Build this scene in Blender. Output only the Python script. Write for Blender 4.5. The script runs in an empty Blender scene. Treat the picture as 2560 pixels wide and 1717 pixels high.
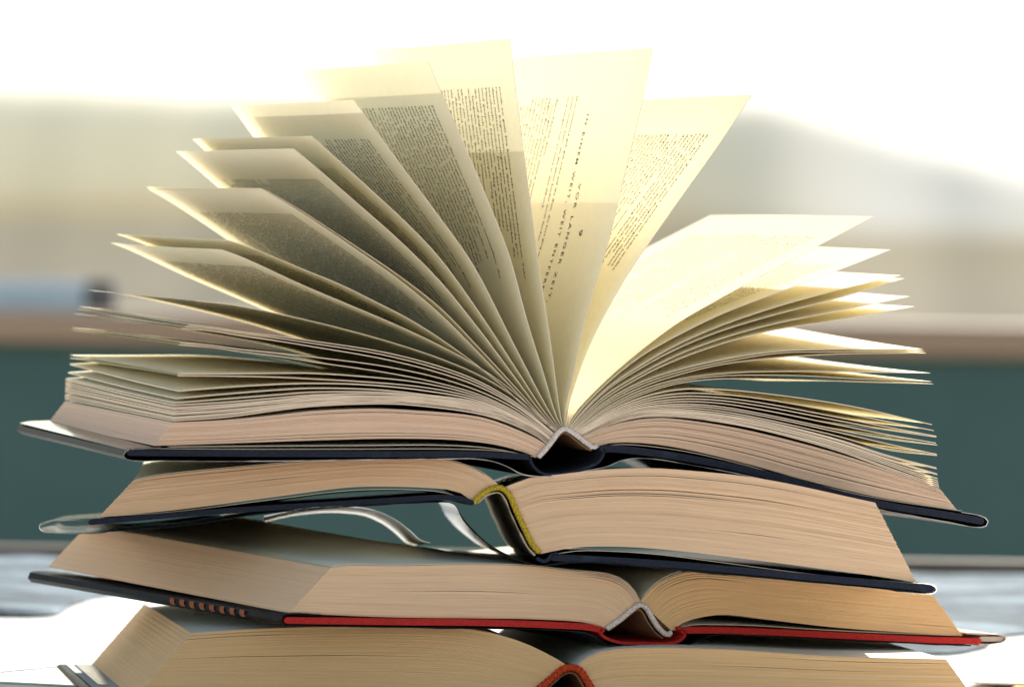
import bpy, math, random
import numpy as np
from mathutils import Matrix, Vector

random.seed(7)
rng = np.random.default_rng(7)
scene = bpy.context.scene
COL = scene.collection
R = math.radians

# ------------------------------------------------------------------ camera, sky, sun, exposure
S = 1.43e-4                       # metres per photo pixel at the stack
FPX = 15500.0                     # focal length in photo pixels
D = FPX * S                       # camera distance to the front of the stack
TABLE_Z = 0.75
HORIZON = 695.0
CAM = Vector((0.0, -D, TABLE_Z + 1095 * S))
pitch = math.atan((858.5 - HORIZON) / FPX)
roll = R(0.9)
fwd = Vector((0, math.cos(pitch), -math.sin(pitch)))
r0 = Vector((1, 0, 0)); u0 = r0.cross(fwd)
right = r0 * math.cos(roll) + u0 * math.sin(roll)
up = u0 * math.cos(roll) - r0 * math.sin(roll)

cd = bpy.data.cameras.new('camera')
cam = bpy.data.objects.new('camera', cd); COL.objects.link(cam)
m = Matrix.Identity(4)
for i in range(3):
    m[i][0] = right[i]; m[i][1] = up[i]; m[i][2] = -fwd[i]; m[i][3] = CAM[i]
cam.matrix_world = m
cd.sensor_width = 36.0
cd.lens = FPX / 2560.0 * 36.0
cd.clip_start = 0.05; cd.clip_end = 3000
cd.dof.use_dof = True
cd.dof.focus_distance = D + 150 * S
cd.dof.aperture_fstop = (cd.lens / 1000.0) / (95 * S)
scene.camera = cam

SUN_AZ, SUN_EL = R(30), R(30)     # azimuth measured from straight ahead towards the right
sdir = Vector((math.sin(SUN_AZ) * math.cos(SUN_EL), math.cos(SUN_AZ) * math.cos(SUN_EL), math.sin(SUN_EL)))
world = bpy.data.worlds.new('World'); scene.world = world
world.use_nodes = True
wn = world.node_tree.nodes; wl = world.node_tree.links
bg = wn['Background']
sky = wn.new('ShaderNodeTexSky'); sky.sky_type = 'NISHITA'
sky.sun_disc = False
sky.sun_elevation = SUN_EL
sky.sun_rotation = SUN_AZ
sky.dust_density = 1.6
sky.air_density = 1.0
sky.ozone_density = 0.4
wb = wn.new('ShaderNodeMix'); wb.data_type = 'RGBA'; wb.blend_type = 'MULTIPLY'; wb.inputs[0].default_value = 1.0
wl.new(sky.outputs[0], wb.inputs[6]); wb.inputs[7].default_value = (1.0, 0.905, 0.745, 1)   # one warm white balance for the whole sky
wl.new(wb.outputs[2], bg.inputs[0])
bg.inputs[1].default_value = 0.11
sl = bpy.data.lights.new('sun', 'SUN'); sl.energy = 4.0; sl.angle = R(0.5); sl.color = (1.0, 0.99, 0.97)
so = bpy.data.objects.new('sun', sl); COL.objects.link(so)
so.rotation_euler = sdir.to_track_quat('Z', 'Y').to_euler()
scene.view_settings.view_transform = 'Standard'
scene.view_settings.look = 'None'
scene.view_settings.exposure = 1.5
scene.view_settings.gamma = 1.0
scene.cycles.max_bounces = 10
scene.cycles.diffuse_bounces = 6
scene.cycles.transmission_bounces = 8
scene.cycles.transparent_max_bounces = 8
scene.cycles.use_denoising = True
scene.cycles.sample_clamp_indirect = 6.0

# ------------------------------------------------------------------ materials
def mat(name):
    mt = bpy.data.materials.new(name); mt.use_nodes = True
    nt = mt.node_tree
    return mt, nt, nt.nodes, nt.links, nt.nodes['Principled BSDF']

def noise(nt, scale, vec=None, detail=3.0, rough=0.6, stretch=None, coord='Object'):
    tc = nt.nodes.new('ShaderNodeTexCoord')
    mp = nt.nodes.new('ShaderNodeMapping')
    if stretch: mp.inputs['Scale'].default_value = stretch
    nt.links.new(tc.outputs[coord], mp.inputs[0])
    n = nt.nodes.new('ShaderNodeTexNoise')
    n.inputs['Scale'].default_value = scale
    n.inputs['Detail'].default_value = detail
    n.inputs['Roughness'].default_value = rough
    nt.links.new(mp.outputs[0], n.inputs['Vector'])
    return n

def ramp(nt, src, stops):
    r = nt.nodes.new('ShaderNodeValToRGB')
    el = r.color_ramp.elements
    while len(el) > 1: el.remove(el[-1])
    el[0].position = stops[0][0]; el[0].color = (*stops[0][1], 1)
    for p, c in stops[1:]:
        e = el.new(p); e.color = (*c, 1)
    nt.links.new(src, r.inputs[0])
    return r

def bump(nt, src, bsdf_in, dist, strength=0.5):
    b = nt.nodes.new('ShaderNodeBump')
    b.inputs['Distance'].default_value = dist
    b.inputs['Strength'].default_value = strength
    nt.links.new(src, b.inputs['Height'])
    nt.links.new(b.outputs[0], bsdf_in)
    return b

def simple(name, c1, c2, scale, rough=0.6, bdist=0.0, stretch=None, coat=0.0, spec=0.5, detail=4.0, bstr=0.5):
    mt, nt, ns, ls, p = mat(name)
    n = noise(nt, scale, detail=detail, stretch=stretch)
    r = ramp(nt, n.outputs[0], [(0.3, c1), (0.7, c2)])
    ls.new(r.outputs[0], p.inputs['Base Color'])
    p.inputs['Roughness'].default_value = rough
    p.inputs['Coat Weight'].default_value = coat
    p.inputs['Coat Roughness'].default_value = 0.12
    p.inputs['Specular IOR Level'].default_value = spec
    if bdist: bump(nt, n.outputs[0], p.inputs['Normal'], bdist, bstr)
    return mt

def paper(name, refl, trans, fac):
    mt, nt, ns, ls, p = mat(name)
    ns.remove(p)
    n = noise(nt, 260, detail=6, rough=0.7)
    r = ramp(nt, n.outputs[0], [(0.25, tuple(c * 0.94 for c in refl)), (0.75, refl)])
    rt = ramp(nt, n.outputs[0], [(0.25, tuple(c * 0.86 for c in trans)), (0.75, trans)])
    d = ns.new('ShaderNodeBsdfDiffuse'); t = ns.new('ShaderNodeBsdfTranslucent')
    ls.new(r.outputs[0], d.inputs[0]); ls.new(rt.outputs[0], t.inputs[0])
    n2 = noise(nt, 900, detail=3)
    bump(nt, n2.outputs[0], d.inputs['Normal'], 0.00002, 0.4)
    mx = ns.new('ShaderNodeMixShader'); mx.inputs[0].default_value = fac
    ls.new(d.outputs[0], mx.inputs[1]); ls.new(t.outputs[0], mx.inputs[2])
    ls.new(mx.outputs[0], ns['Material Output'].inputs[0])
    return mt

def edge_paper(name, c1, c2):
    """cut edges of a closed block: fine streaks run along the sheets, each sheet with its own tint"""
    mt, nt, ns, ls, p = mat(name)
    n = noise(nt, 40, detail=5, stretch=(1.0, 1.0, 30.0))
    r = ramp(nt, n.outputs[0], [(0.3, c1), (0.7, c2)])
    at = ns.new('ShaderNodeAttribute'); at.attribute_name = 'tint'
    mul = ns.new('ShaderNodeMix'); mul.data_type = 'RGBA'; mul.blend_type = 'MULTIPLY'
    mul.inputs[0].default_value = 1.0
    ls.new(r.outputs[0], mul.inputs[6]); ls.new(at.outputs['Color'], mul.inputs[7])
    ls.new(mul.outputs[2], p.inputs['Base Color'])
    p.inputs['Roughness'].default_value = 0.85
    p.inputs['Specular IOR Level'].default_value = 0.15
    n2 = noise(nt, 700, detail=3, stretch=(0.25, 1.0, 2.0))
    bump(nt, n2.outputs[0], p.inputs['Normal'], 0.00008, 0.3)
    return mt

M = {}
M['page'] = paper('cream page paper', (0.89, 0.832, 0.665), (0.93, 0.865, 0.55), 0.11)
M['endpaper'] = paper('white endpaper', (0.80, 0.80, 0.76), (0.85, 0.85, 0.72), 0.30)
M['green_paper'] = paper('pale green endpaper', (0.42, 0.60, 0.34), (0.62, 0.80, 0.42), 0.40)
M['edge_rose'] = edge_paper('rosy cut paper edge', (0.72, 0.50, 0.37), (0.755, 0.53, 0.395))
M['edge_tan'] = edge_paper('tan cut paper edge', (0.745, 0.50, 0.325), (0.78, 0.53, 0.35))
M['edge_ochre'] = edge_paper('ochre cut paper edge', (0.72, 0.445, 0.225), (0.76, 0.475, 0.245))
M['edge_plain'] = simple('cut sheet edge', (0.72, 0.56, 0.42), (0.78, 0.62, 0.47), 300, 0.9, spec=0.1)
M['blocktop'] = simple('block page face', (0.74, 0.71, 0.62), (0.80, 0.77, 0.68), 200, 0.9, spec=0.1)
def cloth(name, c1, c2, worn):
    mt, nt, ns, ls, p = mat(name)
    n = noise(nt, 1100, detail=3); r = ramp(nt, n.outputs[0], [(0.35, c1), (0.65, c2)])
    n2 = noise(nt, 55, detail=8, rough=0.75); f = ramp(nt, n2.outputs[0], [(0.58, (0, 0, 0)), (0.72, (0.7, 0.7, 0.7))])
    mx = ns.new('ShaderNodeMix'); mx.data_type = 'RGBA'
    ls.new(f.outputs[0], mx.inputs[0]); ls.new(r.outputs[0], mx.inputs[6]); mx.inputs[7].default_value = (*worn, 1)
    ls.new(mx.outputs[2], p.inputs['Base Color']); p.inputs['Roughness'].default_value = 0.8
    p.inputs['Specular IOR Level'].default_value = 0.25
    bump(nt, n.outputs[0], p.inputs['Normal'], 0.00015, 0.6)
    return mt
M['navy'] = cloth('navy book cloth', (0.007, 0.010, 0.020), (0.016, 0.020, 0.036), (0.035, 0.042, 0.065))
M['black'] = simple('black glossy jacket', (0.006, 0.006, 0.008), (0.016, 0.016, 0.018), 60, 0.45, coat=0.0, spec=0.035)
M['blackgloss'] = simple('black laminated jacket', (0.006, 0.006, 0.008), (0.016, 0.016, 0.018), 60, 0.16, spec=0.5)
M['flapwhite'] = simple('white laminated flap', (0.72, 0.72, 0.70), (0.80, 0.80, 0.78), 60, 0.3, spec=0.8)
M['cutwhite'] = simple('torn white jacket edge', (0.10, 0.09, 0.085), (0.66, 0.60, 0.54), 110, 0.9, detail=6)
M['red'] = cloth('red book cloth', (0.36, 0.012, 0.010), (0.50, 0.025, 0.018), (0.30, 0.02, 0.016))
M['lining'] = simple('brown spine lining', (0.16, 0.075, 0.03), (0.28, 0.14, 0.06), 120, 0.85)
M['whitejacket'] = paper('white jacket paper', (0.80, 0.80, 0.78), (0.88, 0.88, 0.84), 0.62)
M['tanflap'] = simple('tan jacket flap', (0.42, 0.30, 0.23), (0.50, 0.37, 0.29), 90, 0.5, coat=0.2)
M['darkgreen'] = simple('dark green print', (0.012, 0.03, 0.026), (0.022, 0.045, 0.04), 200, 0.4, coat=0.2)
M['copper'] = simple('copper print', (0.26, 0.085, 0.042), (0.36, 0.13, 0.07), 400, 0.9, spec=0.0)
M['ink'] = simple('printing ink', (0.035, 0.03, 0.025), (0.055, 0.048, 0.04), 3000, 0.7, spec=0.2)
M['mull'] = simple('spine gauze', (0.45, 0.36, 0.25), (0.62, 0.52, 0.38), 350, 0.9, 0.0002)
def cord(name, c1, c2):
    mt, nt, ns, ls, p = mat(name)
    n = noise(nt, 1500, detail=2)
    r = ramp(nt, n.outputs[0], [(0.35, c1), (0.65, c2)])
    ls.new(r.outputs[0], p.inputs['Base Color'])
    p.inputs['Roughness'].default_value = 0.6
    p.inputs['Specular IOR Level'].default_value = 0.25
    return mt
M['cord_white'] = cord('white headband cord', (0.50, 0.40, 0.36), (0.78, 0.70, 0.66))
M['cord_yellow'] = cord('yellow headband cord', (0.30, 0.20, 0.012), (0.60, 0.42, 0.03))
M['cord_red'] = cord('red headband cord', (0.30, 0.018, 0.003), (0.62, 0.065, 0.008))
mt, nt, ns, ls, p = mat('clear jacket film')
p.inputs['Base Color'].default_value = (0.95, 0.97, 0.97, 1)
p.inputs['Roughness'].default_value = 0.08
p.inputs['Transmission Weight'].default_value = 1.0
p.inputs['IOR'].default_value = 1.35
n = noise(nt, 60, detail=3, stretch=(1, 0.2, 1)); bump(nt, n.outputs[0], p.inputs['Normal'], 0.0006, 0.5)
M['film'] = mt

# ------------------------------------------------------------------ helpers
def tag(o, label=None, cat=None, group=None, kind=None):
    if label: o['label'] = label
    if cat: o['category'] = cat
    if group: o['group'] = group
    if kind: o['kind'] = kind
    return o

def mesh_obj(name, verts, faces, mats, parent=None, fmat=None, smooth=None):
    me = bpy.data.meshes.new(name)
    me.from_pydata([tuple(v) for v in verts], [], faces)
    for mm in (mats if isinstance(mats, (list, tuple)) else [mats]): me.materials.append(mm)
    if fmat is not None: me.polygons.foreach_set('material_index', np.asarray(fmat, dtype=np.int32))
    if smooth is not None:
        me.shade_smooth()
        if smooth < 3: me.set_sharp_from_angle(angle=smooth)
    me.update()
    o = bpy.data.objects.new(name, me); COL.objects.link(o)
    if parent is not None: o.parent = parent
    return o

class Book:
    """a book's own frame: a = across the spread, t = into the depth, c = up"""
    def __init__(s, name, yaw, vz, base_y, L, label):
        s.yaw = R(yaw); s.L = L * S; s.vz = vz
        rot = Matrix.Rotation(s.yaw, 3, 'Z') @ Matrix.Rotation(math.asin(vz), 3, 'X')
        zb = CAM.z + (HORIZON - base_y) * S
        s.P0 = Vector((0, 0, zb)); s.Rm = rot; s.Ri = rot.transposed()
        e = bpy.data.objects.new(name, None); COL.objects.link(e)
        e.empty_display_size = 0.02
        e.location = s.P0; e.rotation_euler = rot.to_euler()
        tag(e, label, 'book', 'open books stacked face up')
        s.root = e
    def px(s, p, t=0.0):
        x, y = p[0], p[1]
        d = fwd * FPX + right * (x - 1280.0) + up * (858.5 - y)
        o = s.Ri @ (CAM - s.P0); dl = s.Ri @ d
        k = (t - o.y) / dl.y
        return (o.x + k * dl.x, o.z + k * dl.z)
    def poly(s, pts, t=0.0):
        return np.array([s.px(p, t) for p in pts])

def smooth_poly(P, n):
    """centripetal-ish Catmull-Rom through P, resampled to n+1 points evenly by arc length"""
    P = np.asarray(P, float)
    if len(P) == 2:
        f = np.linspace(0, 1, n + 1)[:, None]
        return P[0] * (1 - f) + P[1] * f
    Q = np.vstack([2 * P[0] - P[1], P, 2 * P[-1] - P[-2]])
    out = []
    for i in range(1, len(Q) - 2):
        p0, p1, p2, p3 = Q[i - 1], Q[i], Q[i + 1], Q[i + 2]
        l0, l1, l2 = [max(np.linalg.norm(b - a), 1e-9) ** 0.5 for a, b in ((p0, p1), (p1, p2), (p2, p3))]
        t0, t1 = 0, l0; t2 = t1 + l1; t3 = t2 + l2
        for t in np.linspace(t1, t2, 14, endpoint=False):
            A1 = (t1 - t) / (t1 - t0) * p0 + (t - t0) / (t1 - t0) * p1
            A2 = (t2 - t) / (t2 - t1) * p1 + (t - t1) / (t2 - t1) * p2
            A3 = (t3 - t) / (t3 - t2) * p2 + (t - t2) / (t3 - t2) * p3
            B1 = (t2 - t) / (t2 - t0) * A1 + (t - t0) / (t2 - t0) * A2
            B2 = (t3 - t) / (t3 - t1) * A2 + (t - t1) / (t3 - t1) * A3
            out.append((t2 - t) / (t2 - t1) * B1 + (t - t1) / (t2 - t1) * B2)
    out.append(Q[-2])
    out = np.array(out)
    seg = np.linalg.norm(np.diff(out, axis=0), axis=1)
    acc = np.concatenate([[0], np.cumsum(seg)])
    f = np.linspace(0, acc[-1], n + 1)
    return np.stack([np.interp(f, acc, out[:, k]) for k in range(2)], axis=1)

def page(bk, pts, dz=0.0, mid=0.0, nseg=30, nt=8, m=None, name='page', t0=0.0, L=None, wav=1.0, label=None, lift=None, edge=1.3, em=None):
    """one loose sheet: front edge traced tip to gutter, carried back along the book; dz lifts the far tip"""
    P = smooth_poly(bk.poly(pts), nseg)
    L = L or bk.L
    ph = random.uniform(0, 6.28); wa = wav * random.uniform(0.4, 1.0)
    G = np.zeros((nt + 1, nseg + 1, 3))
    ii = np.linspace(1, 0, nseg + 1)
    for j in range(nt + 1):
        f = j / nt
        c = P[:, 1] + dz * S * f ** 1.3 * ii ** 1.2 + mid * S * math.sin(math.pi * f) * np.sin(np.pi * ii)
        c = c + wa * 2.0 * S * np.sin(ph + 5 * f + 3 * ii) * f * ii
        if lift: c = c + np.array([lift(1 - q, f) for q in ii]) * S
        G[j, :, 0] = P[:, 0]; G[j, :, 1] = t0 + f * L; G[j, :, 2] = c
    W = nseg + 1
    faces = [(j * W + i, j * W + i + 1, (j + 1) * W + i + 1, (j + 1) * W + i) for j in range(nt) for i in range(nseg)]
    fm = [0] * len(faces)
    V = list(G.reshape(-1, 3))
    if edge:
        # the sheet's own thickness: lower face, front cut edge and fore edge
        tg = np.gradient(P, axis=0); tg /= np.linalg.norm(tg, axis=1)[:, None]
        sg = 1.0 if tg[:, 0].sum() > 0 else -1.0
        nn = np.stack([-tg[:, 1], tg[:, 0]], axis=1) * sg
        o0 = len(V)
        double = edge > 2.5
        rows = range(nt + 1) if double else (0, )
        for j in rows:
            for i in range(W):
                q = G[j, i]; V.append((q[0] - nn[i, 0] * edge * S, q[1], q[2] - nn[i, 1] * edge * S))
        for i in range(nseg): faces.append((i, o0 + i, o0 + i + 1, i + 1)); fm.append(1)
        if double:
            for j in range(nt):
                for i in range(nseg):
                    faces.append((o0 + j * W + i, o0 + (j + 1) * W + i, o0 + (j + 1) * W + i + 1, o0 + j * W + i + 1)); fm.append(0)
                faces.append((j * W, (j + 1) * W, o0 + (j + 1) * W, o0 + j * W)); fm.append(1)
    o = mesh_obj(name, V, faces, [m or M['page'], em or M['edge_plain']], bk.root, fm, smooth=0.9)
    if label: o['label'] = label
    return o, G

WORDS = ('ich nicht und der die das wie man ein eine aber noch so gut wir sie war hatte haben dann wenn als auf dem den '
         'mit von Haus Licht Abend Garten Fenster Stimme Hand Augen Weg Zeit Tag Nacht Wasser Wind Stadt Freund Mutter Vater '
         'ging kam sah sagte dachte blieb stand wollte konnte wusste langsam wieder immer schon heute morgen leise Tisch '
         'Strasse Brief Buch Seite Wort zwischen hinter unter neben ohne gegen durch vielleicht endlich warum Minze Kraut').split()
def lorem(lines, width, seed, first=()):
    rr = random.Random(seed); out = list(first)
    indent = False
    while len(out) < lines:
        ln = '   ' if indent else ''
        stop = width if rr.random() > 0.13 else rr.randint(12, width - 8)
        indent = stop < width
        while True:
            w = rr.choice(WORDS)
            if rr.random() < 0.09: w += rr.choice(',.,.?')
            if len(ln) + len(w) > stop: break
            ln += w + ' '
        out.append(ln.rstrip())
    return out[:lines]

def text_mesh(lines, size, pitch, space=1.0, bold=0.012):
    cu = bpy.data.curves.new('txt', 'FONT')
    cu.body = '\n'.join(lines); cu.size = size; cu.space_line = pitch / size
    cu.space_character = space
    cu.resolution_u = 3 if len(lines) == 1 else 1
    cu.offset = size * bold
    ob = bpy.data.objects.new('txt', cu); COL.objects.link(ob)
    dg = bpy.context.evaluated_depsgraph_get(); dg.update()
    me = bpy.data.meshes.new_from_object(ob.evaluated_get(dg))
    bpy.data.objects.remove(ob); bpy.data.curves.remove(cu)
    return me

def print_on(o, G, bk, blocks, bold=0.012):
    """flat print laid on a page; blocks = (lines, s0, t0, size, pitch, letter spacing, width factor) in photo pixels"""
    nt, nseg = G.shape[0] - 1, G.shape[1] - 1
    seg = np.linalg.norm(np.diff(G[0][:, [0, 2]], axis=0), axis=1)
    acc = np.concatenate([[0], np.cumsum(seg)]); Ltot = acc[-1]
    Lt = G[-1, 0, 1] - G[0, 0, 1]; t00 = G[0, 0, 1]
    V = []; F = []; off = 0
    camL = np.array(bk.Ri @ (CAM - bk.P0))
    for lines, s0, t0, size, pit, spc, wf in blocks:
        me = text_mesh(lines, size * S, pit * S, spc, bold)
        n = len(me.vertices)
        co = np.zeros(n * 3); me.vertices.foreach_get('co', co); co = co.reshape(-1, 3)
        s = s0 * S + co[:, 0] * wf
        t = t0 * S - co[:, 1]
        fs = np.clip(s / Ltot, 0, 0.9999) * nseg
        ft = np.clip((t - t00) / Lt, 0, 0.9999) * nt
        i = fs.astype(int); j = ft.astype(int); a = (fs - i)[:, None]; b = (ft - j)[:, None]
        P00, P10, P01, P11 = G[j, i], G[j, i + 1], G[j + 1, i], G[j + 1, i + 1]
        P = P00 * (1 - a) * (1 - b) + P10 * a * (1 - b) + P01 * (1 - a) * b + P11 * a * b
        N = np.cross((P10 - P00) + (P11 - P01), (P01 - P00) + (P11 - P10))
        N /= np.linalg.norm(N, axis=1)[:, None]
        sg = np.sign(np.sum(N * (camL - P), axis=1))[:, None]
        V.append(P + N * sg * 0.6 * S)
        for pl in me.polygons: F.append([v + off for v in pl.vertices])
        off += n
        bpy.data.meshes.remove(me)
    return mesh_obj('printed_text', np.vstack(V), F, M['ink'], o)

def block(bk, top, bot, n, m, gap=0.06, jit=3.0, slits=(), dz=0.0, nseg=26, name='page_block', rag=1.2, tint=(0.955, 1.035), label=None, lift=None):
    """closed pages: n real sheets between two traced edges, each with its own tint, ragged front and thin gaps"""
    A = smooth_poly(bk.poly(top), nseg); B = smooth_poly(bk.poly(bot), nseg)
    w = rng.uniform(0.7, 1.3, n); edges = np.concatenate([[0], np.cumsum(w)]) / w.sum()
    V = []; F = []; FM = []; T = []
    ii = np.linspace(1, 0, nseg + 1)
    pitch_ = 1.0 / n
    for k in range(n):
        f0 = edges[k] + 0 * ii; f1 = edges[k + 1] - pitch_ * gap * rng.uniform(0.3, 1.7) * (0.15 + 0.85 * np.sin(np.pi * np.clip(ii, 0, 1)) ** 0.5)
        for (pos, amp, c0, wd) in slits:
            if abs(edges[k + 1] - pos) < 0.5 * pitch_:
                f1 = f1 - amp * np.exp(-((1 - ii - c0) / wd) ** 2)
        f1 = np.maximum(f1, f0 + 0.15 * pitch_)
        t0 = rng.uniform(0, jit) * S; t1 = bk.L - rng.uniform(0, jit) * S
        du = rng.uniform(-rag, rag) * S
        Pt = A * (1 - f0[:, None]) + B * f0[:, None]; Pb = A * (1 - f1[:, None]) + B * f1[:, None]
        Pt = Pt.copy(); Pb = Pb.copy()
        sh = (du * ii ** 4)
        Pt[:, 0] += sh; Pb[:, 0] += sh
        o = len(V)
        W = nseg + 1
        for (P, t, up_) in ((Pt, t0, 0), (Pb, t0, 0), (Pt, t1, 1), (Pb, t1, 1)):
            for i in range(W): V.append((P[i, 0], t, P[i, 1] + up_ * dz * S * ii[i] + (lift(1 - ii[i], up_) * S if lift else 0)))
        for i in range(nseg):
            a, b, c, d = o + i, o + W + i, o + 2 * W + i, o + 3 * W + i
            F += [(a, b, b + 1, a + 1), (c + 1, d + 1, d, c), (a, a + 1, c + 1, c), (b + 1, b, d, d + 1)]
            FM += [0, 0, 1, 1]
        F.append((o, o + 2 * W, o + 3 * W, o + W)); FM.append(0)
        F.append((o + nseg, o + W + nseg, o + 3 * W + nseg, o + 2 * W + nseg)); FM.append(0)
        tv = rng.uniform(*tint)
        g1, g2 = rng.uniform(0.985, 1.0), rng.uniform(0.96, 1.0)
        al = tv * (1 + 0.035 * np.convolve(rng.normal(0, 1, W + 2), np.ones(3) / 3 ** .5, 'valid'))
        T += [(q, q * g1, q * g2, 1.0) for q in al] * 4
    ob = mesh_obj(name, V, F, [m, M['blocktop']], bk.root, FM)
    ca = ob.data.attributes.new('tint', 'FLOAT_COLOR', 'POINT')
    ca.data.foreach_set('color', np.array(T, dtype=np.float32).ravel())
    ob['kind'] = 'stuff'
    if label: ob['label'] = label
    return ob

def strip(bk, pts, th, m, name, cap=None, t0=-14, t1=None, n=40, rnd=False, dz=None, nt=6, inner=None, label=None, fray=0.0):
    """a board, jacket or spine strip: centre line with thickness th, carried the depth of the book"""
    P = smooth_poly(bk.poly(pts), n)
    t0 = t0 * S; t1 = bk.L + 14 * S if t1 is None else t1 * S
    tg = np.gradient(P, axis=0); tg /= np.linalg.norm(tg, axis=1)[:, None]
    h = np.full(len(P), th * S / 2)
    if th < 4: h = h * np.clip(1 + 0.45 * np.convolve(rng.normal(0, 1, len(P) + 4), np.ones(5) / 5 ** .5, 'valid'), 0.35, 1.8)
    if rnd:
        r = th * S / 2
        fr = np.array([1.0, 0.92, 0.7, 0.4])
        hs = np.sqrt(np.maximum(1 - fr ** 2, 0.02)) * r
        P = np.vstack([P[0] - tg[0] * fr[:, None] * r, P, P[-1] + tg[-1] * fr[::-1][:, None] * r])
        h = np.concatenate([hs, h, hs[::-1]])
        tg = np.vstack([np.repeat(tg[:1], 4, 0), tg, np.repeat(tg[-1:], 4, 0)])
    N = np.stack([-tg[:, 1], tg[:, 0]], axis=1)
    Up = P + N * h[:, None]; Dn = P - N * h[:, None]
    K = len(P); V = []; F = []; FM = []
    fl = np.linspace(0, 1, K)
    for j in range(nt + 1):
        f = j / nt; t = t0 + (t1 - t0) * f
        dd = np.array([dz(a, f) for a in fl]) * S if dz else np.zeros(K)
        fy = rng.uniform(-fray, fray, K) * S if (fray and j == 0) else np.zeros(K)
        for Q in (Up, Dn):
            for i in range(K): V.append((Q[i, 0], t + fy[i], Q[i, 1] + dd[i]))
    for j in range(nt):
        o = j * 2 * K; q = o + 2 * K
        for i in range(K - 1):
            F.append((o + i, q + i, q + i + 1, o + i + 1)); FM.append(2 if inner else 0)
            F.append((o + K + i + 1, q + K + i + 1, q + K + i, o + K + i)); FM.append(0)
        F.append((o, o + K, q + K, q)); FM.append(0)
        F.append((o + K - 1, q + K - 1, q + 2 * K - 1, o + 2 * K - 1)); FM.append(0)
    q = nt * 2 * K
    for i in range(K - 1):
        F.append((i, i + 1, K + i + 1, K + i)); FM.append(1 if cap else 0)
        F.append((q + i + 1, q + i, q + K + i, q + K + i + 1)); FM.append(1 if cap else 0)
    mats = [m, cap or m] + ([inner] if inner else [])
    o = mesh_obj(name, V, F, mats, bk.root, FM, smooth=0.7)
    if label: o['label'] = label
    return o

def headband(bk, pts, r, m, label=None, n=150, t=-2.0, lobes=9):
    P = smooth_poly(bk.poly(pts), n)
    tg = np.gradient(P, axis=0); tg /= np.linalg.norm(tg, axis=1)[:, None]
    N = np.stack([-tg[:, 1], tg[:, 0]], axis=1)
    K = 20; V = []; F = []
    seg = np.linalg.norm(np.diff(P, axis=0), axis=1); acc = np.concatenate([[0], np.cumsum(seg)]) / S
    for i in range(n + 1):
        e = min(1.0, 0.5 + 0.25 * min(i, n - i))
        for k in range(K):
            a = 2 * math.pi * k / K
            w = 0.5 + 0.5 * math.sin(acc[i] * 2 * math.pi / (r * 1.25) + 3.0 * a)
            w2 = 0.5 + 0.5 * math.sin(acc[i] * 2 * math.pi / (r * 1.25) - 3.0 * a + 1.0)
            rr_ = r * S * e * (0.70 + 0.36 * max(w, w2))
            q = P[i] + N[i] * math.cos(a) * rr_
            V.append((q[0], t * S + math.sin(a) * rr_ * 1.1, q[1]))
    for i in range(n):
        for k in range(K):
            F.append((i * K + k, i * K + (k + 1) % K, (i + 1) * K + (k + 1) % K, (i + 1) * K + k))
    F.append(tuple(range(K - 1, -1, -1))); F.append(tuple(n * K + k for k in range(K)))
    o = mesh_obj('headband', V, F, m, bk.root, smooth=9)
    if label: o['label'] = label
    return o

def box_verts(x0, x1, y0, y1, z0, z1):
    V = [(x, y, z) for z in (z0, z1) for y in (y0, y1) for x in (x0, x1)]
    F = [(0, 2, 3, 1), (4, 5, 7, 6), (0, 1, 5, 4), (2, 6, 7, 3), (0, 4, 6, 2), (1, 3, 7, 5)]
    return V, F

def bevel_box(name, x0, x1, y0, y1, z0, z1, m, parent=None, bev=0.004, seg=3):
    import bmesh
    bm = bmesh.new()
    V, F = box_verts(x0, x1, y0, y1, z0, z1)
    vs = [bm.verts.new(v) for v in V]
    for f in F: bm.faces.new([vs[i] for i in f])
    bmesh.ops.recalc_face_normals(bm, faces=bm.faces[:])
    bmesh.ops.bevel(bm, geom=bm.edges[:], offset=bev, segments=seg, affect='EDGES', profile=0.5)
    me = bpy.data.meshes.new(name); bm.to_mesh(me); bm.free()
    me.materials.append(m); me.shade_smooth(); me.set_sharp_from_angle(angle=0.6)
    o = bpy.data.objects.new(name, me); COL.objects.link(o)
    if parent is not None: o.parent = parent
    return o

def empty(name, loc):
    e = bpy.data.objects.new(name, None); COL.objects.link(e); e.location = loc; e.empty_display_size = 0.05
    return e

def gz(y, Y): return CAM.z + (HORIZON - y) / FPX * (D + Y)       # height of image row y at depth Y
def gx(x, Y): return (x - 1280.0) / FPX * (D + Y)
def on_table(x, y):                                               # where a picture point meets the table
    d = fwd * FPX + right * (x - 1280.0) + up * (858.5 - y)
    k = (TABLE_Z - CAM.z) / d.z
    p = CAM + d * k
    return p.x, p.y

# ------------------------------------------------------------------ setting: ground, bank, wall, table
mt, nt, ns, ls, p = mat('terracotta bounce ground')  # unseen ground, its terracotta colour added to bounce warm light onto the book fronts
n = noise(nt, 3, detail=8); r = ramp(nt, n.outputs[0], [(0.3, (0.42, 0.26, 0.15)), (0.7, (0.54, 0.34, 0.20))])
ls.new(r.outputs[0], p.inputs['Base Color']); p.inputs['Roughness'].default_value = 0.95
M['ground'] = mt
V = [(-400, -60, 0), (400, -60, 0), (400, 900, 0), (-400, 900, 0)]
tag(mesh_obj('ground', V, [(0, 1, 2, 3)], M['ground']), kind='structure')

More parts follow.
